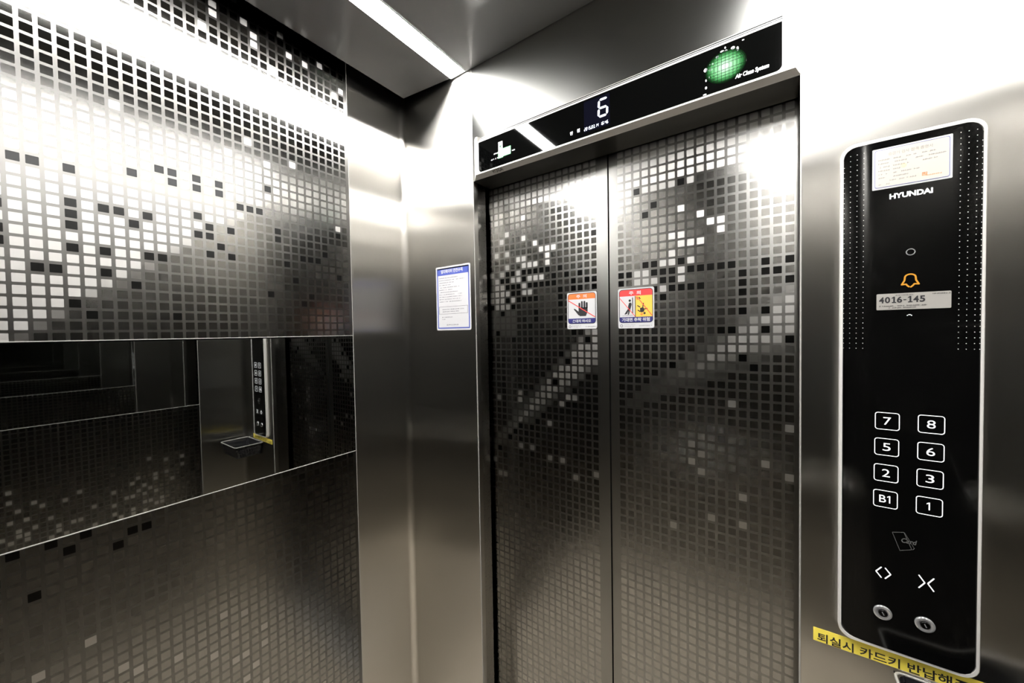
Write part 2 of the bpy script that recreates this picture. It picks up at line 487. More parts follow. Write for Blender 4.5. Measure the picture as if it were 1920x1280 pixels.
# left wall
def wall_side(name, X, sgn, ct, label):
    r = empty(name, (X, (YB + YE) / 2, ZF), kind='structure', label=label, cat='wall')
    f = lambda u, v, d: (X - sgn * d, u, v)
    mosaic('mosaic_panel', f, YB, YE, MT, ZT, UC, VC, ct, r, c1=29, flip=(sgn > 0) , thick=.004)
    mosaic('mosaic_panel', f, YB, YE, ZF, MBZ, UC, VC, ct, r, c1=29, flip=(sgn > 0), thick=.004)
    e = MB(); a, b = sorted((X - sgn * .003, X + sgn * .0006))
    e.box(a, b, YE, YE + .0014, ZF, ZT)
    e.make('edge_strip', M_edge, r)
    w_ = MB(); a, b = sorted((X - sgn * .003, X - sgn * .02))
    w_.box(a - .0005, b + .0005, YB, YE, ZF, ZT)
    w_.make('backing_sheet', M_dark, r)
    return r
wall_side('wall_left', XL, 1, c_left, 'left steel wall etched with a mosaic of small squares, above and below the mirror')
wall_side('wall_right', XR, -1, c_right, 'right steel wall etched with small squares, out of frame and seen in the mirror')

def side_mirror(X, sgn, label):
    r = empty('wall_mirror', (X, (YB + YE) / 2, MBZ), label=label, cat='mirror')
    a, b = sorted((X - sgn * .002, X + sgn * .001))
    g = MB(); g.box(a, b, YB + .002, YE - .002, MBZ + .0015, MT - .0045); g.make('mirror_glass', M_mirror, r)
    a, b = sorted((X - sgn * .002, X + sgn * .0022))
    for z0, z1 in ((MT - .0016, MT), (MBZ, MBZ + .0016)):
        g = MB(); g.box(a, b, YB + .002, YE - .001, z0, z1); g.make('trim_strip', M_edge, r)
    return r
side_mirror(XL, 1, 'long black looking mirror band across the left wall, control panel reflected in it')
side_mirror(XR, -1, 'mirror band on the right wall, seen only inside the other mirror')

# plain corner sheets, bent round the front corners
def corner_sheet(name, Xw, sgn, xedge, label):
    X = Xw - sgn * .003; R = .022; pts = [(X, YE + .0015)]
    cx, cy = X + sgn * R, YF - R
    for i in range(9):
        a = math.radians(180 - 90 * i / 8) if sgn > 0 else math.radians(90 * i / 8)
        pts.append((cx + R * math.cos(a), cy + R * math.sin(a)))
    r2 = .003
    for i in range(5):
        a = math.radians(90 * i / 4)
        pts.append((xedge - sgn * r2 + sgn * r2 * math.sin(a), YF + r2 - r2 * math.cos(a)))
    pts.append((xedge, YF + .02))
    n = len(pts); v = [(x, y, ZF) for x, y in pts] + [(x, y, ZT) for x, y in pts]
    f = [(i, i + 1, i + 1 + n, i + n) if sgn > 0 else (i + 1, i, i + n, i + 1 + n) for i in range(n - 1)]
    o = mesh_obj(name, v, f, M_brush, smooth=True, kind='structure', label=label, cat='wall')
    return o
corner_sheet('wall_front_left', XL, 1, -.7745, 'plain brushed steel corner column left of the doors')
corner_sheet('wall_front_right', XR, -1, .0437, 'plain brushed steel column right of the doors around the control panel')
# slim bright edge lines of the column beside the left jamb
mb = MB(); mb.box(-.7762, -.7740, YF - .0006, YF + .002, ZF, ZC - .002)
mb.make('trim_2', M_edge, kind='structure', label='bright steel edge of the left door jamb', cat='trim')
mb = MB(); mb.box(.0425, .0450, YF - .0006, YF + .002, ZF, ZC - .002)
mb.make('trim_3', M_edge, kind='structure', label='bright steel edge of the right door jamb', cat='trim')

# header above the doors with its soffit
mb = MB(); mb.box(-.7740, .0425, YF, YF + .085, .4775, ZT)
mb.make('wall_front_header', M_head, kind='structure', label='brushed steel transom above the lift doors', cat='wall')
mb = MB(); mb.box(-.86, .12, YF + .122, YF + .135, ZF, ZT)
mb.make('trim_4', M_dark, kind='structure', label='dark landing side behind the car doors', cat='trim')
# jambs
for nm, x0, x1, lb in (('trim_5', -.7745, -.793, 'left door jamb in dull steel'), ('trim_6', .0437, .062, 'right door jamb in dull steel')):
    s = -1 if x1 < x0 else 1
    v = [(x0, YF + .001, ZF), (x1, YF + .082, ZF), (x1 + s * .03, YF + .082, ZF), (x0 + s * .03, YF + .010, ZF)]
    v += [(a, b, .50) for a, b, _ in v]
    mesh_obj(nm, v, [(0, 1, 5, 4), (1, 2, 6, 5), (2, 3, 7, 6), (3, 0, 4, 7), (0, 3, 2, 1), (4, 5, 6, 7)], M_jamb, kind='structure', label=lb, cat='trim')
mb = MB(); mb.box(-.86, .12, YF + .001, YF + .12, ZF - .001, ZF + .004)
mb.make('trim_7', M_edge, kind='structure', label='metal door sill at the floor', cat='trim')

# doors
YD = 1.0
for nm, x0, x1, uc, ct, lb in (('door_1', -.85, -.3728, -.7818, c_doorL, 'left sliding lift door leaf etched with small squares'),
                               ('door_2', -.3692, .10, -.3372, c_doorR, 'right sliding lift door leaf etched with small squares')):
    r = empty(nm, ((x0 + x1) / 2, YD, ZF + .006), kind='structure', label=lb, cat='door')
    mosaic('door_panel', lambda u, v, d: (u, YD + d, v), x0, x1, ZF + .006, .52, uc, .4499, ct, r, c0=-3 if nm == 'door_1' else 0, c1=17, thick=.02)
    e = MB(); xx = (x1 - .0002, x1 + .0008) if nm == 'door_1' else (x0 - .0008, x0 + .0002)
    e.box(xx[0], xx[1], YD - .0006, YD + .018, ZF + .006, .52)
    e.make('edge_strip', M_dark, r)

# back wall with its handrail (behind the photographer, seen reflected in the doors)
r = empty('wall_back', ((XL + XR) / 2, YB, ZF), kind='structure', label='back wall of the lift car behind the camera', cat='wall')
mosaic('mosaic_panel', lambda u, v, d: (u, YB - d, v), XL, XR, ZF, ZT, -.35, VC, c_back, r, flip=True, thick=.01)
r = empty('handrail', (-.35, YB, -.71), label='round steel handrail on the back wall, reflected in the doors', cat='handrail')
mb = MB(); mb.tube([(-.98, YB + .055, -.71), (.28, YB + .055, -.71)], .016, 16); mb.make('rail', M_rail, r, smooth=True)
for x in (-.88, -.35, .18):
    mb = MB(); mb.tube([(x, YB, -.71), (x, YB + .045, -.71)], .009, 12); mb.make('bracket', M_rail, r, smooth=True)

# ceiling strip lights
for x, lb in ((-.823, 'lit white strip light in the ceiling above the left column'), (.059, 'lit white strip light in the ceiling on the right, out of frame and reflected')):
    r = empty('ceiling_light', (x, .33, ZC), label=lb, cat='ceiling light', group='strip lights in the ceiling')
    y0, y1 = -.22, YF - .010
    mb = MB(); mb.box(x - .029, x + .029, y0, y1, ZC - .004, ZC - .0005); mb.make('diffuser', M_light, r)
    mb = MB()
    mb.box(x - .031, x - .0292, y0 - .002, y1, ZC - .0035, ZC - .0003); mb.box(x + .0292, x + .031, y0 - .002, y1, ZC - .0035, ZC - .0003)
    mb.make('rim', M_frame, r)

# ================================================================== FLOOR INDICATOR ABOVE THE DOORS
ind = empty('floor_indicator', (-.36, YF, .4775), label='long black glass floor indicator with a silver frame above the lift doors', cat='display panel')
YG = .885
bx0, bx1, bz0, bz1 = -.768, .0432, .4778, .6025
fx0, fx1, fz0, fz1 = -.748, .0345, .4845, .5800
mb = MB()
mb.add([(bx0, YF, bz0), (bx1, YF, bz0), (bx1, YF, bz1), (bx0, YF, bz1), (fx0, YG, fz0), (fx1, YG, fz0), (fx1, YG, .5985), (fx0, YG, .5985),
        (fx0 + .008, YG, .5985), (.0150, YG, .5985), (fx0 + .008, YG, fz1), (.0150, YG, fz1), (fx0 + .008, YF, bz1), (.0150, YF, bz1)],
       [(0, 1, 5, 4), (1, 2, 6, 5), (3, 0, 4, 7), (4, 5, 11, 10), (4, 10, 8, 7), (5, 6, 9, 11), (7, 8, 12, 3), (6, 2, 13, 9),
        (8, 10, 12), (9, 13, 11)])
# stepped top rails
def ystep(z): return YG + (z - fz1) / (bz1 - fz1) * (YF - YG)
zs = [(.5800, .5862, 0), (.5862, .5904, 1), (.5904, .5938, 0), (.5938, .6000, 1), (.6000, .6025, 0)]
for z0, z1, d in zs:
    mb.cur = d
    y0, y1 = ystep(z0), ystep(z1)
    mb.add([(fx0 + .008, y0, z0), (.0150, y0, z0), (.0150, y1, z1), (fx0 + .008, y1, z1)], [(0, 1, 2, 3)])
mb.make('frame', [M_frame, M_dark], ind)
gx0, gx1, gz0, gz1 = -.7345, .0145, .4885, .5785
shape('glass_front', [rrect(gx0, gx1, gz0, gz1, .010, corners='ab')], YG, .0006, M_glass, ind)
yg = YG - .0006
lcd = shape('display_window', [[(-.389, .498), (-.322, .498), (-.322, .573), (-.389, .573)]], yg, .0002, M_lcdbg, ind)
yl = yg - .0002
def seg7(mb, ch, x, z, wd, h, t, y, sl=0.0):
    segs = {'0': 'abcdef', '1': 'bc', '2': 'abged', '3': 'abgcd', '4': 'fgbc', '5': 'afgcd', '6': 'afgedc'}[ch]
    X0, X1, Z0, Z1, ZM = x, x + wd, z, z + h, z + h / 2
    k = t * .55
    L_ = {'a': ((X0 + k, Z1), (X1 - k, Z1)), 'b': ((X1, Z1 - k), (X1, ZM + k)), 'c': ((X1, ZM - k), (X1, Z0 + k)), 'd': ((X0 + k, Z0), (X1 - k, Z0)),
          'e': ((X0, ZM - k), (X0, Z0 + k)), 'f': ((X0, Z1 - k), (X0, ZM + k)), 'g': ((X0 + k, ZM), (X1 - k, ZM))}
    for s_ in segs:
        (a, b), (c, d) = L_[s_]
        dx, dz = c - a, d - b; l = math.hypot(dx, dz); dx /= l; dz /= l; nx, nz = -dz * t / 2, dx * t / 2
        pts = [(a - dx * t * .3, b - dz * t * .3), (a + nx + dx * t * .25, b + nz + dz * t * .25), (c + nx - dx * t * .25, d + nz - dz * t * .25),
               (c + dx * t * .3, d + dz * t * .3), (c - nx - dx * t * .25, d - nz - dz * t * .25), (a - nx + dx * t * .25, b - nz + dz * t * .25)]
        mb.prism([(px + (pz - z) * sl, pz) for px, pz in pts], y, .0002)
mb = MB(); seg7(mb, '6', -.3505, .524, .0215, .040, .0050, yl, .04); mb.make('floor_number', M_lcd, ind)
mb = MB(); x = -.3885
for ch in '2015.03.14 16:46':
    if ch == '.': mb.prism([(x - .0008, .5015), (x + .0004, .5015), (x + .0004, .5027), (x - .0008, .5027)], yl, .0002); x += .0012
    elif ch == ':':
        for dz in (.0022, .0052): mb.prism([(x, .5015 + dz), (x + .001, .5015 + dz), (x + .001, .5025 + dz), (x, .5025 + dz)], yl, .0002)
        x += .0026
    elif ch == ' ': x += .0042
    else: seg7(mb, ch, x, .5022, .0028, .0072, .0011, yl, .12); x += .0045
mb.make('date_and_time', M_lcd, ind)
text('overload_lettering', '만', -.4275, -.4195, .5035, .5125, yg, M_white, ind, bold=.02)
text('overload_lettering', '원', -.4085, -.4005, .5045, .5135, yg, M_white, ind, bold=.02)
# green power lamp
M_grn = mat('green_lamp_bloom', (.1, .5, .2), .4, emit=(.08, .85, .18), estr=.7)
M_grnwht = mat('white_green_lamp', (.8, 1, .85), .4, emit=(.55, 1.0, .62), estr=1.25)
shape('power_lamp_bloom', [[(-.6605, .5095), (-.6605, .5300), (-.6425, .5300), (-.6425, .5348), (-.6150, .5348), (-.6150, .5118), (-.6425, .5118), (-.6425, .5095)]],
      yg, .0001, M_grn, ind)  # emissive fringe standing in for lens bloom around the lamp
pw = shape('power_lamp', [[(-.6590, .5110), (-.6590, .5290), (-.6440, .5290), (-.6440, .5330), (-.6165, .5330), (-.6165, .5135), (-.6440, .5135), (-.6440, .5110)]],
           yg, .0003, M_grnwht, ind)
tab = shape('plug_emblem', [[(-.6590, .5290), (-.6440, .5290), (-.6440, .5565), (-.6590, .5565)]], yg, .0003, M_white, ind)
yt = yg - .0003
shape('plug_icon', [[(-.6555, .5460), (-.6475, .5460), (-.6475, .5425), (-.6500, .5385), (-.6530, .5385), (-.6555, .5425)],
                    [(-.6545, .5460), (-.6532, .5460), (-.6532, .5515), (-.6545, .5515)], [(-.6498, .5460), (-.6485, .5460), (-.6485, .5515), (-.6498, .5515)]],
      yt, .0002, mat('dark_green_ink', (.01, .10, .04), .5), tab)
for a_, b_, c_, d_ in ((-.6790, -.6605, .5255, 1), (-.6150, -.6000, .5175, 2), (-.6870, -.6605, .5110, 3)):
    mb = MB(); microtext(mb, a_, b_, c_, .0039, yg, seed=d_); mb.make('power_lettering', M_white, ind)
# air clean lamp: backlit disc behind a square mesh
gcx, gcz, grx, grz = -.0795, .5335, .0345, .0300
levels = [(1.0, .03), (.93, .12), (.86, .32), (.78, .60), (.66, .85), (.50, 1.05), (.33, 1.3), (.17, 1.7)]
gm = []
for i, (q, e_) in enumerate(levels):
    t_ = i / 7
    gm.append(mat('green_mesh_light', (.001, .003, .001), .04, emit=(.10 + .65 * t_ * t_, .80 + .2 * t_, .18 + .62 * t_ * t_), estr=e_))
mb = MB()
for i, (q, e_) in enumerate(levels):
    mb.cur = i
    A = circle(gcx, gcz, grx * 1.06 * q, 40, grz * 1.06 * q)
    if i < 7:
        q2 = levels[i + 1][0]; mb.ring(A, circle(gcx, gcz, grx * 1.06 * q2, 40, grz * 1.06 * q2), yg, .0003)
    else: mb.prism(A, yg, .0003)
al = mb.make('air_lamp', gm, ind, label='round green glowing mesh lamp')
mb = MB()
for i in range(-5, 6):
    x = i * .0068; h_ = grz * math.sqrt(max(0, 1 - (x / grx) ** 2))
    if h_ > .004: mb.prism(bar(gcx + x, gcz - h_, gcx + x, gcz + h_, .0007), yg - .0003, .0002)
    z = i * .0058; h_ = grx * math.sqrt(max(0, 1 - (z / grz) ** 2))
    if h_ > .004 and i: mb.prism(bar(gcx - h_, gcz + z, gcx + h_, gcz + z, .0007), yg - .0003, .0002)
mb.make('lamp_grille', M_dark, al)
mb = MB()
for px, pz, a, b in ((-.117, .4905, .0034, .0014), (-.1145, .5035, .0020, .0028), (-.1145, .5185, .0012, .0026), (-.1085, .5225, .0010, .0018),
                     (-.1150, .5400, .0036, .0040), (-.1060, .5375, .0036, .0036), (-.1070, .5480, .0012, .0016), (-.1020, .5475, .0022, .0018),
                     (-.0935, .5575, .0032, .0026), (-.0850, .5655, .0034, .0018), (-.0780, .5640, .0026, .0018), (-.0795, .5705, .0014, .0020),
                     (-.0660, .5640, .0036, .0032), (-.0580, .5590, .0020, .0044), (-.0485, .5720, .0020, .0010)):
    mb.prism(circle(px, pz, a, 12, b), yg, .0003)
mb.make('air_icon_marks', M_white, ind)
text('air_lettering', 'Air Clean System', -.0620, -.0060, .4985, .5095, yg, M_white, ind, bold=.03, shear=.15)
# maker's name on the sloping lower frame edge
cu = text('maker_lettering', 'HYUNDAI', -.688, -.652, .4792, .4842, YG, M_ink, ind, thick=0, bold=.02)
for v in cu.data.vertices:                       # lie it on the sloping face
    z = v.co.z + root_loc(cu).z - H
    k = (z - bz0) / (fz0 - bz0)
    v.co.y += (YF - .0004) + (YG - YF) * k - YG

# ================================================================== CONTROL PANEL
cp = empty('control_panel', (.185, YF, -.5745), label='tall black glass control panel with silver frame and floor buttons right of the doors', cat='control panel')
ox0, ox1, oz0, oz1 = .0995, .2695, -.5700, .3205
ix0, ix1, iz0, iz1 = .1035, .2655, -.5640, .3145
yf = .8915
mb = MB(); n_ = 8
O = rrect(ox0, ox1, oz0, oz1, .021, n_); I = rrect(ix0, ix1, iz0, iz1, .018, n_)
k = len(O); O2 = rrect(ox0 + .0012, ox1 - .0012, oz0 + .0012, oz1 - .0012, .020, n_)
v = [(x, YF, z) for x, z in O] + [(x, yf + .0015, z) for x, z in O] + [(x, yf, z) for x, z in O2] + [(x, yf, z) for x, z in I] + [(x, yf + .004, z) for x, z in I]
f = []
for ring in range(4):
    for i in range(k):
        j = (i + 1) % k
        f.append((ring * k + i, ring * k + j, (ring + 1) * k + j, (ring + 1) * k + i))
mb.add(v, f); mb.make('frame', M_frame, cp, label='silver frame')
# glass: flat in the middle, curved back along both long sides
def gy(x):
    d = max(0.0, .146 - x, x - .2365)
    return .8905 + 3.2 * d * d
nx = 28; xs = [ix0 + (ix1 - ix0) * i / nx for i in range(nx + 1)]
def glass_z(x, top):
    r = .018; d = max(0.0, (ix0 + r) - x, x - (ix1 - r)); d = min(d, r)
    dz = r - math.sqrt(max(0, r * r - d * d))
    return (iz1 - dz) if top else (iz0 + dz)
v = []; f = []
for x in xs: v += [(x, gy(x), glass_z(x, False)), (x, gy(x), glass_z(x, True))]
for i in range(nx): f.append((2 * i, 2 * i + 2, 2 * i + 3, 2 * i + 1))
gl = mesh_obj('glass_front', v, f, M_panelglass, cp, smooth=True)
yp = .8905
# dot pattern along both sides
for cols in ((.1050, .1130, .1215, .1300), (.2415, .2500, .2588, .2645)):
    mb = MB()
    for cx in cols:
        for j in range(39):
            z = .3010 - j * .00895
            if cx in (.1050, .2645) and j < 2: continue
            mb.prism(circle(cx, z, .00062, 6), gy(cx), .0002)
    mb.make('dot_pattern', M_dot, cp)
text('maker_lettering', 'HYUNDAI', .1620, .2120, .2140, .2228, yp, M_white, cp, bold=.035)
mb = MB(); mb.ring(circle(.1875, .122, .0057, 24), circle(.1875, .122, .0044, 24), yp, .0008); mb.make('intercom_ring', M_chrome, cp)
# alarm bell outline
def bell(s):
    pts = []
    pts += [(-.0105, -.0085)]
    pts += [(-.0068, -.002)]
    for i in range(9):
        a = math.radians(180 - 180 * i / 8); pts.append((.0066 * math.cos(a), .0045 + .0066 * math.sin(a)))
    pts += [(.0068, -.002), (.0105, -.0085)]
    return [(x * s[0], z * s[1]) for x, z in pts]
o_ = [(x + .1875, z + .075) for x, z in bell((1, 1))]
mb = MB()
path = [(-.0008, -.0122), (-.0030, -.0100), (-.0048, -.0072), (-.0098, -.0078), (-.0066, -.0010), (-.0062, .0040)]
arc = [(.0062 * math.cos(math.radians(180 - 180 * i / 8)), .0040 + .0052 * math.sin(math.radians(180 - 180 * i / 8))) for i in range(9)]
path = path + arc[1:] + [(.0066, -.0010), (.0098, -.0078), (.0048, -.0072), (.0030, -.0100), (.0008, -.0122)]
path = [(x * 1.02 + .1875, z + .0762) for x, z in path]
for a, b in zip(path, path[1:]):
    mb.prism(bar(a[0], a[1], b[0], b[1], .0022), yp, .0003)
    mb.prism(circle(b[0], b[1], .0011, 10), yp, .00032)
mb.make('alarm_bell_button', M_yel, cp, label='amber bell outline')
# microphone opening below the label
mb = MB()
for a in (35, 75, 105, 145):
    mb.prism(circle(.1870 + .0030 * math.cos(math.radians(a)), .0150 + .0030 * math.sin(math.radians(a)), .0007, 8), yp, .0003)
mb.make('microphone_dots', M_white, cp)
# floor buttons
for s, cx, cz in (('7', .1615, -.1645), ('8', .2133, -.1635), ('5', .1610, -.2095), ('6', .2130, -.2090), ('2', .1605, -.2550), ('3', .2125, -.2540),
                  ('B1', .1600, -.3005), ('1', .2120, -.3000)):
    hw, hh = .0153, .0150
    mb = MB(); mb.ring(rrect(cx - hw, cx + hw, cz - hh, cz + hh, .0042), rrect(cx - hw + .0010, cx + hw - .0010, cz - hh + .0010, cz + hh - .0010, .0034), yp, .0003)
    b = mb.make('floor_button', M_white, cp, label='floor button ' + s)
    if '1' in s:
        one = MB(); ox = cx if s == '1' else cx + .0052
        one.prism([(ox - .0006, cz - .0062), (ox + .0009, cz - .0062), (ox + .0009, cz + .0064), (ox - .0002, cz + .0064), (ox - .0028, cz + .0046), (ox - .0028, cz + .0031), (ox - .0006, cz + .0045)], yp, .0003)
        one.make('numeral', M_white, b)
        if s == 'B1': text('numeral', 'B', cx - .0076, cx + .0008, cz - .0062, cz + .0064, yp, M_white, b, bold=.0)
        continue
    wdt = {'1': .0042, 'B1': .0165}.get(s, .0098)
    text('numeral', s, cx - wdt / 2, cx + wdt / 2, cz - .0065, cz + .0068, yp, M_white, b, bold=-.004)
# open / close
def chev(x0, z0, x1, z1, x2, z2): return [bar(x0, z0, x1, z1, .0016), bar(x1, z1, x2, z2, .0016)]
shape('door_open_button', chev(.1560, -.4215, .1490, -.4310, .1560, -.4405) + chev(.1605, -.4215, .1675, -.4310, .1605, -.4405), yp, .0003, M_white, cp)
shape('door_close_button', chev(.2010, -.4190, .2080, -.4300, .2010, -.4410) + chev(.2185, -.4190, .2115, -.4300, .2185, -.4410), yp, .0003, M_white, cp)
# faint card reader mark
mb = MB()
q = [(.1690, -.3560), (.1830, -.3520), (.1925, -.3790), (.1785, -.3850)]
for a, b in zip(q, q[1:] + q[:1]): mb.prism(bar(a[0], a[1], b[0], b[1], .0007), yp, .0003)
q = [(.1840, -.3530), (.1955, -.3760), (.1935, -.3790)]
for a, b in zip(q, q[1:]): mb.prism(bar(a[0], a[1], b[0], b[1], .0006), yp, .0003)
cr_ = mb.make('card_reader_mark', M_dim, cp, label='faint grey card outline')
text('card_lettering', 'Card', .1800, .1985, -.3700, -.3620, yp, M_dim, cr_, shear=.2, bold=.02)
# two key switches
for cx, cz in ((.1578, -.5015), (.2085, -.5005)):
    mb = MB(); mb.lathe_y(cx, cz, [(.0122, yp), (.0122, yp - .0020), (.0116, yp - .0028), (.0098, yp - .0030), (.0075, yp - .0026), (.0065, yp - .0016), (.0001, yp - .0016)], 36)
    ks = mb.make('key_switch', M_chrome, cp, smooth=True, label='round chrome key lock')
    mb = MB(); mb.lathe_y(cx, cz, [(.0060, yp - .0016), (.0060, yp - .0036), (.0052, yp - .0042), (.0001, yp - .0042)], 28)
    kc = mb.make('lock_core', M_keydark, ks)
    shape('key_slot', [bar(cx - .0012, cz + .0026, cx + .0012, cz - .0026, .0014)], yp - .0042, .0004, M_chrome, kc)

# ================================================================== STICKERS
def sticker(name, x0, x1, z0, z1, y, r, m, label, cat, t=.0005):
    e = empty(name, ((x0 + x1) / 2, y, z0), label=label, cat=cat)
    shape('backing', [rrect(x0, x1, z0, z1, r)], y, t, m, e)
    return e, y - t

# inspection certificate, top of the control panel
e, y = sticker('inspection_certificate', .1405, .2330, .2330, .3020, yp, .0012, M_paper, 'cream inspection certificate sticker at the top of the control panel', 'sticker')
shape('cream_field', [rrect(.1440, .2295, .2365, .2990, .003)], y, .0003, M_cream, e)
y -= .0003
mb = MB(); mb.ring(rrect(.1435, .2300, .2360, .2995, .003), rrect(.1440, .2295, .2365, .2990, .003), y, .0002); mb.make('border', M_blue, e)
text('title', '승강기 검사 합격 증명서', .1600, .2110, .2875, .2930, y, M_grey, e)
mb = MB()
for i, (z, segs) in enumerate(((.2810, ((.148, .160), (.166, .175), (.181, .186), (.190, .204), (.208, .213))), (.2750, ((.148, .160), (.168, .181), (.192, .199), (.205, .225))),
                              (.2690, ((.148, .160), (.166, .183), (.200, .216))), (.2630, ((.148, .160), (.166, .174))),
                              (.2570, ((.148, .160), (.166, .196))), (.2510, ((.148, .160), (.166, .183))), (.2450, ((.162, .199),)), (.2400, ((.148, .161),)))):
    for a, b in segs: microtext(mb, a, b, z, .0024, y, .0002, seed=i * 7 + int(a * 1000))
mb.make('small_print', M_grey, e)
mb = MB(); microtext(mb, .2040, .2200, .2430, .0020, y, .0002, seed=50)
mb.ring(rrect(.1995, .2055, .2440, .2495, .0005), rrect(.2003, .2047, .2448, .2487, .0004), y, .0002)
mb.prism([(.2008, .2455), (.2030, .2455), (.2030, .2485), (.2008, .2485)], y, .0002); mb.prism([(.2034, .2450), (.2045, .2450), (.2045, .2475), (.2034, .2475)], y, .0002)
mb.make('red_seal', M_seal, e)
shape('emblem', [circle(.1785, .2665, .0034, 16)], y, .0002, mat('orange_tint_ink', (.90, .62, .33), .5), e)

# number plate (the square code on it is left out)
e, y = sticker('number_label', .1470, .2335, .0270, .0545, yp, .0015, M_plate, 'silver label numbered 4016-145 below the alarm bell', 'label')
mb = MB(); x = .1500
for ch in '4016-145':
    z0, z1 = .0385, .0490
    if ch == '1':
        mb.prism([(x + .0012, z0), (x + .0064, z0), (x + .0064, z0 + .0016), (x + .0049, z0 + .0016), (x + .0049, z1), (x + .0032, z1), (x + .0010, z1 - .0020),
                  (x + .0010, z1 - .0034), (x + .0029, z1 - .0024), (x + .0029, z0 + .0016), (x + .0012, z0 + .0016)], y, .0003); x += .0072
    elif ch == '-': mb.prism([(x + .0005, .0425), (x + .0040, .0425), (x + .0040, .0440), (x + .0005, .0440)], y, .0003); x += .0048
    else:
        g_ = text('number', ch, x, x + .0064, z0, z1, y, M_ink, e, bold=.03); x += .0073
mb.make('number', M_ink, e)
text('caption', '승강기번호(ID)', .1700, .1910, .0495, .0525, y, M_ink, e)
mb = MB(); microtext(mb, .1500, .2060, .0325, .0022, y, .0002, seed=70); mb.make('small_print', M_ink, e)
mb = MB(); microtext(mb, .1620, .1940, .0295, .0020, y, .0002, seed=71); mb.make('small_print', M_ink, e)
mb = MB(); microtext(mb, .2130, .2320, .0505, .0018, y, .0002, seed=72); mb.make('small_print', M_ink, e)

# safety notice on the left column
nx0, nx1, nz0, nz1 = -.9515, -.7945, .0100, .2255
e, y = sticker('safety_notice', nx0, nx1, nz0, nz1, YF, .006, M_paper, 'white safety rules sticker with blue border on the left steel column', 'sticker')
b0 = .0055
mb = MB(); mb.ring(rrect(nx0 + b0, nx1 - b0, nz0 + b0, nz1 - b0, .003), rrect(nx0 + b0 + .004, nx1 - b0 - .004, nz0 + b0 + .004, nz1 - b0 - .004, .001), y, .0003)
mb.make('blue_border', M_blue, e)
hb = shape('header_band', [[(nx0 + b0 + .002, .1960), (nx1 - b0 - .002, .1960), (nx1 - b0 - .002, .2200), (nx0 + b0 + .002, .2200)]], y, .0003, M_blue, e)
text('title', '엘리베이터 안전수칙', -.9270, -.8270, .2020, .2150, y - .0003, M_paper, hb, bold=.03)
mb = MB(); rr = random.Random(4)
for i, ln in enumerate((.085, .115, .066, .052, .092, .060, .084, .105, .103, .096, .100)):
    microtext(mb, -.936, -.936 + ln, .1855 - i * .0080, .0030, y, seed=100 + i)
microtext(mb, -.923, -.828, .0790, .0034, y, seed=120); microtext(mb, -.923, -.848, .0715, .0034, y, seed=121)
microtext(mb, -.926, -.878, .0530, .0032, y, seed=122); microtext(mb, -.926, -.912, .0460, .0032, y, seed=123)
microtext(mb, -.898, -.852, .0265, .0042, y, seed=124); mb.prism([(-.9045, .0262), (-.8995, .0262), (-.902, .0312)], y, .0003)
mb.make('small_print', M_grey, e)
mb = MB(); mb.ring(rrect(-.9395, -.8080, .0650, .0900, .0005), rrect(-.9387, -.8088, .0658, .0892, .0004), y, .0003); mb.make('boxed_rule', M_ink, e)

# the two warning stickers on the doors
def figure_frame(e, x0, x1, z0, z1, zt, zb, y, band, foot, dark):
    """outline with a coloured head band and a dark foot band"""
    shape('header_band', [rrect(x0 + .0035, x1 - .0035, zt, z1 - .0035, .007, corners='cd')], y, .0002, band, e)
    shape('foot_band', [rrect(x0 + .0035, x1 - .0035, z0, zb, .007, corners='ab')], y, .0002, foot, e)
    mb = MB(); mb.ring(rrect(x0 + .0030, x1 - .0030, z0 - .0005, z1 - .0030, .0085), rrect(x0 + .0045, x1 - .0045, z0 + .0010, z1 - .0045, .0070), y, .0004)
    mb.make('outline', dark, e)

sx0, sx1, sz0, sz1 = -.5005, -.4075, .0060, .1125
e, y = sticker('warning_sticker', sx0, sx1, sz0, sz1, YD, .005, M_paper, 'square warning sticker with a black hand under an orange band on the left door', 'sticker')
figure_frame(e, sx0, sx1, .0215, sz1, .0925, .0365, y, M_orange, M_navy, M_ink)
text('heading', '주  의', -.4700, -.4380, .0955, .1055, y - .0002, M_paper, e, bold=.03)
text('caption', '손대지 마시오', -.4830, -.4250, .0245, .0335, y - .0002, M_paper, e, bold=.03)
mb = MB()
mb.prism([(-.4635, .0605), (-.4635, .0565), (-.4600, .0430), (-.4405, .0430), (-.4370, .0520), (-.4355, .0560), (-.4355, .0680), (-.4630, .0680)], y, .0003)
for cx, top in ((-.4606, .0820), (-.4528, .0865), (-.4450, .0865), (-.4378, .0825)):
    mb.prism(rrect(cx - .0028, cx + .0028, .0640, top, .0026, 4), y, .0003)
mb.prism([(-.4790, .0640), (-.4765, .0655), (-.4735, .0640), (-.4630, .0560), (-.4600, .0445), (-.4640, .0460)], y, .0003)
mb.make('hand_pictogram', M_ink, e)
shape('red_slash', [bar(-.4960, .0900, -.4130, .0395, .0022)], y, .0005, M_red, e)
mb = MB(); mb.ring(circle(-.4915, .0130, .0042, 16), circle(-.4915, .0130, .0022, 16), y, .0002)
microtext(mb, -.4850, -.4560, .0145, .0022, y, .0002, seed=201); microtext(mb, -.4850, -.4580, .0105, .0022, y, .0002, seed=202)
microtext(mb, -.4440, -.4150, .0110, .0034, y, .0002, seed=203); mb.make('small_print', M_grey, e)

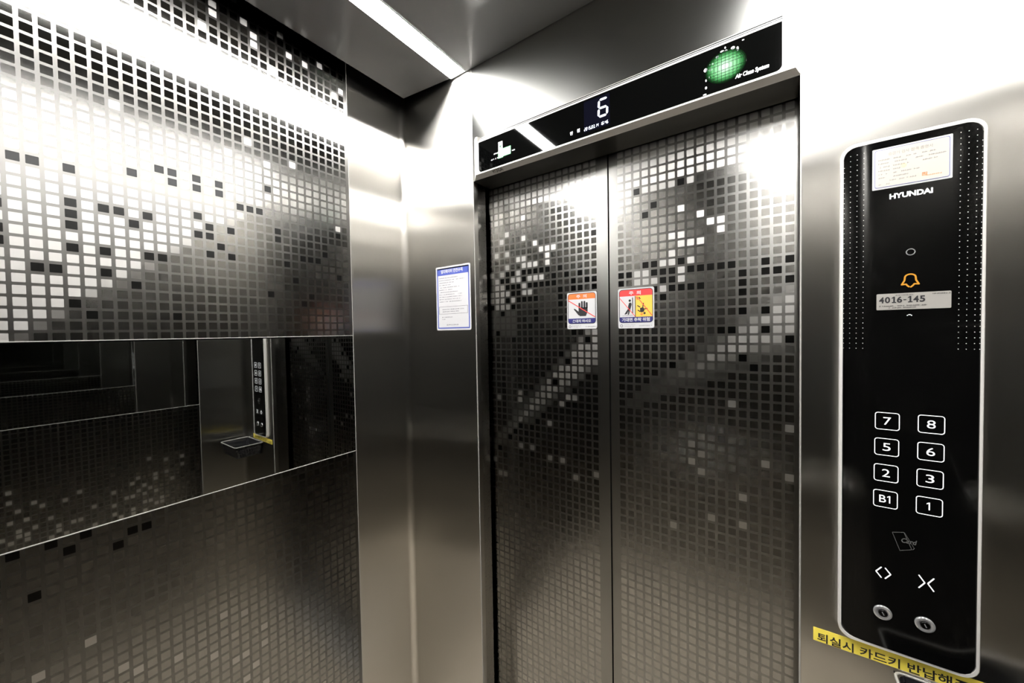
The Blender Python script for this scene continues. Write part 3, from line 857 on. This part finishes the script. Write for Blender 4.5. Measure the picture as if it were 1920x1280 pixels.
sx0, sx1, sz0, sz1 = -.3460, -.2510, .0050, .1120
e, y = sticker('warning_sticker', sx0, sx1, sz0, sz1, YD, .005, M_paper, 'warning sticker with leaning and falling figures under a red band on the right door', 'sticker')
figure_frame(e, sx0, sx1, .0200, sz1, .0910, .0350, y, M_red, M_navy, M_ink)
text('heading', '주  의', -.3160, -.2850, .0940, .1040, y - .0002, M_paper, e, bold=.03)
text('caption', '기대면 추락 위험', -.3355, -.2620, .0230, .0330, y - .0002, M_paper, e, bold=.03)
yfld = shape('yellow_field', [[(-.2985, .0352), (-.2555, .0352), (-.2555, .0908), (-.2985, .0908)]], y, .0002, M_yprint, e)
mb = MB()
mb.prism(bar(-.2995, .0350, -.2995, .0905, .0018), y, .0004)
mb.prism(bar(-.3065, .0440, -.3065, .0870, .0022), y, .0003)                       # door edge
mb.prism(circle(-.3140, .0790, .0033, 14), y, .0003)                                # leaning figure
mb.prism([(-.3165, .0720), (-.3130, .0740), (-.3098, .0725), (-.3090, .0680), (-.3125, .0560), (-.3180, .0570), (-.3185, .0640)], y, .0003)
mb.prism([(-.3185, .0580), (-.3140, .0590), (-.3215, .0440), (-.3270, .0420), (-.3285, .0435)], y, .0003)
mb.prism([(-.3165, .0580), (-.3120, .0580), (-.3165, .0415), (-.3200, .0410)], y, .0003)
mb.prism(bar(-.3340, .0385, -.3060, .0400, .0007), y, .0003)
yy = y - .0002
mb.prism(circle(-.2755, .0440, .0030, 12), yy, .0003)                               # falling figure
mb.prism([(-.2870, .0580), (-.2790, .0600), (-.2755, .0540), (-.2770, .0480), (-.2840, .0460), (-.2870, .0500)], yy, .0003)
for q_ in ((-.2865, .0600, -.2940, .0650), (-.2800, .0590, -.2780, .0710), (-.2760, .0550, -.2680, .0560), (-.2860, .0480, -.2930, .0530)):
    mb.prism(bar(*q_, .0026), yy, .0003)
mb.prism(bar(-.2900, .0870, -.2860, .0820, .0026), yy, .0003)
mb.make('figure_pictograms', M_ink, e)
mb = MB(); st = []
for i in range(10):
    a = math.radians(36 * i + 18); r_ = .0052 if i % 2 else .0022
    st.append((-.2830 + r_ * math.cos(a), .0415 + r_ * .8 * math.sin(a)))
mb.prism(st, yy, .0002); mb.make('impact_star', M_orange, e)
shape('door_fragment', [bar(-.2960, .0880, -.2935, .0800, .0040)], yy, .0002, M_orange, e)
shape('red_slash', [bar(-.3415, .0870, -.3005, .0370, .0016), bar(-.2955, .0890, -.2560, .0370, .0018)], y, .0006, M_red, e)
mb = MB(); mb.ring(circle(-.3370, .0120, .0042, 16), circle(-.3370, .0120, .0022, 16), y, .0002)
microtext(mb, -.3300, -.3010, .0135, .0022, y, .0002, seed=211); microtext(mb, -.3300, -.3030, .0095, .0022, y, .0002, seed=212)
microtext(mb, -.2900, -.2570, .0100, .0034, y, .0002, seed=213); mb.make('small_print', M_grey, e)

# yellow tape below the control panel
e = empty('yellow_tape', (.185, YF, -.6030), label='yellow tape strip with black lettering stuck below the control panel', cat='tape')
shape('backing', [[(.0645, -.6035), (.3120, -.5990), (.3120, -.5735), (.0645, -.5780)]], YF, .0004, M_tape, e)
yt = YF - .0004
text('lettering', '퇴실시 카드키 반납해주세요', .0705, .2990, -.6005, -.5832, yt, M_ink, e, bold=.018)
ob = [c for c in e.children if c.name.startswith('lettering')][0]
for v in ob.data.vertices:
    x = v.co.x + .185
    v.co.z += (x - .19) * .0182 / 1.0

# ================================================================== CARD BASKET BELOW THE TAPE
e = empty('card_basket', (.282, YF, -.68), label='black wire basket with a silver rim below the yellow tape', cat='basket')
x0, x1, y0, y1, zr, zb = .1745, .3900, .765, .901, -.6060, -.6700
def rect3(ins, z, n=5, r=.012):
    return [(a, b, z) for a, b in rrect(x0 + ins, x1 - ins, y0 + ins, y1 - ins * .3, r, n)]
mb = MB(); mb.tube(rect3(0, zr), .0022, 8, closed=True); mb.make('rim', M_edge, e, smooth=True, label='silver rim')
mb = MB()
T = rect3(0, zr, 10); B = rect3(.014, zb, 10)
for lv in (.3, .65, 1.0):
    mb.tube([tuple(a[i] * (1 - lv) + b[i] * lv for i in range(3)) for a, b in zip(T, B)], .0009, 6, closed=True)
def side_wires(p, q, p2, q2, n):
    for i in range(n + 1):
        t_ = i / n
        mb.tube([tuple(p[k] + (q[k] - p[k]) * t_ for k in range(3)), tuple(p2[k] + (q2[k] - p2[k]) * t_ for k in range(3))], .0008, 5)
c_t = [(x0, y0, zr), (x1, y0, zr), (x1, y1, zr), (x0, y1, zr)]
c_b = [(x0 + .014, y0 + .014, zb), (x1 - .014, y0 + .014, zb), (x1 - .014, y1 - .004, zb), (x0 + .014, y1 - .004, zb)]
for i, n in ((0, 18), (1, 11), (2, 18), (3, 11)):
    j = (i + 1) % 4; side_wires(c_t[i], c_t[j], c_b[i], c_b[j], n)
side_wires(c_b[0], c_b[1], c_b[3], c_b[2], 18); side_wires(c_b[0], c_b[3], c_b[1], c_b[2], 11)
mb.make('wire_mesh', M_blackplastic, e)
# crumpled black liner in it
v = []; f = []; NU, NV = 40, 8; rr = random.Random(9)
for jv in range(NV + 1):
    t_ = jv / NV
    ring = rect3(.004 + .012 * t_, zr - .002 - (zr - zb - .004) * t_, 9)
    k = len(ring)
    for i, (a, b, c) in enumerate(ring):
        d = rr.uniform(-.002, .002) * (0.4 if jv == 0 else 1)
        cx, cy = (x0 + x1) / 2, (y0 + y1) / 2; l = math.hypot(a - cx, b - cy)
        v.append((a - (a - cx) / l * abs(d), b - (b - cy) / l * abs(d), c))
for jv in range(NV):
    for i in range(k):
        j = (i + 1) % k; f.append((jv * k + i, jv * k + j, (jv + 1) * k + j, (jv + 1) * k + i))
f.append(tuple(range(NV * k, NV * k + k)))
mesh_obj('liner', v, f, mat('black_plastic_liner', (.015, .015, .017), .22), e)
for x in (.215, .350):
    mb = MB(); mb.box(x - .004, x + .004, YF - .004, YF - .0005, zr - .02, zr + .003); mb.make('hook', M_chrome, e)
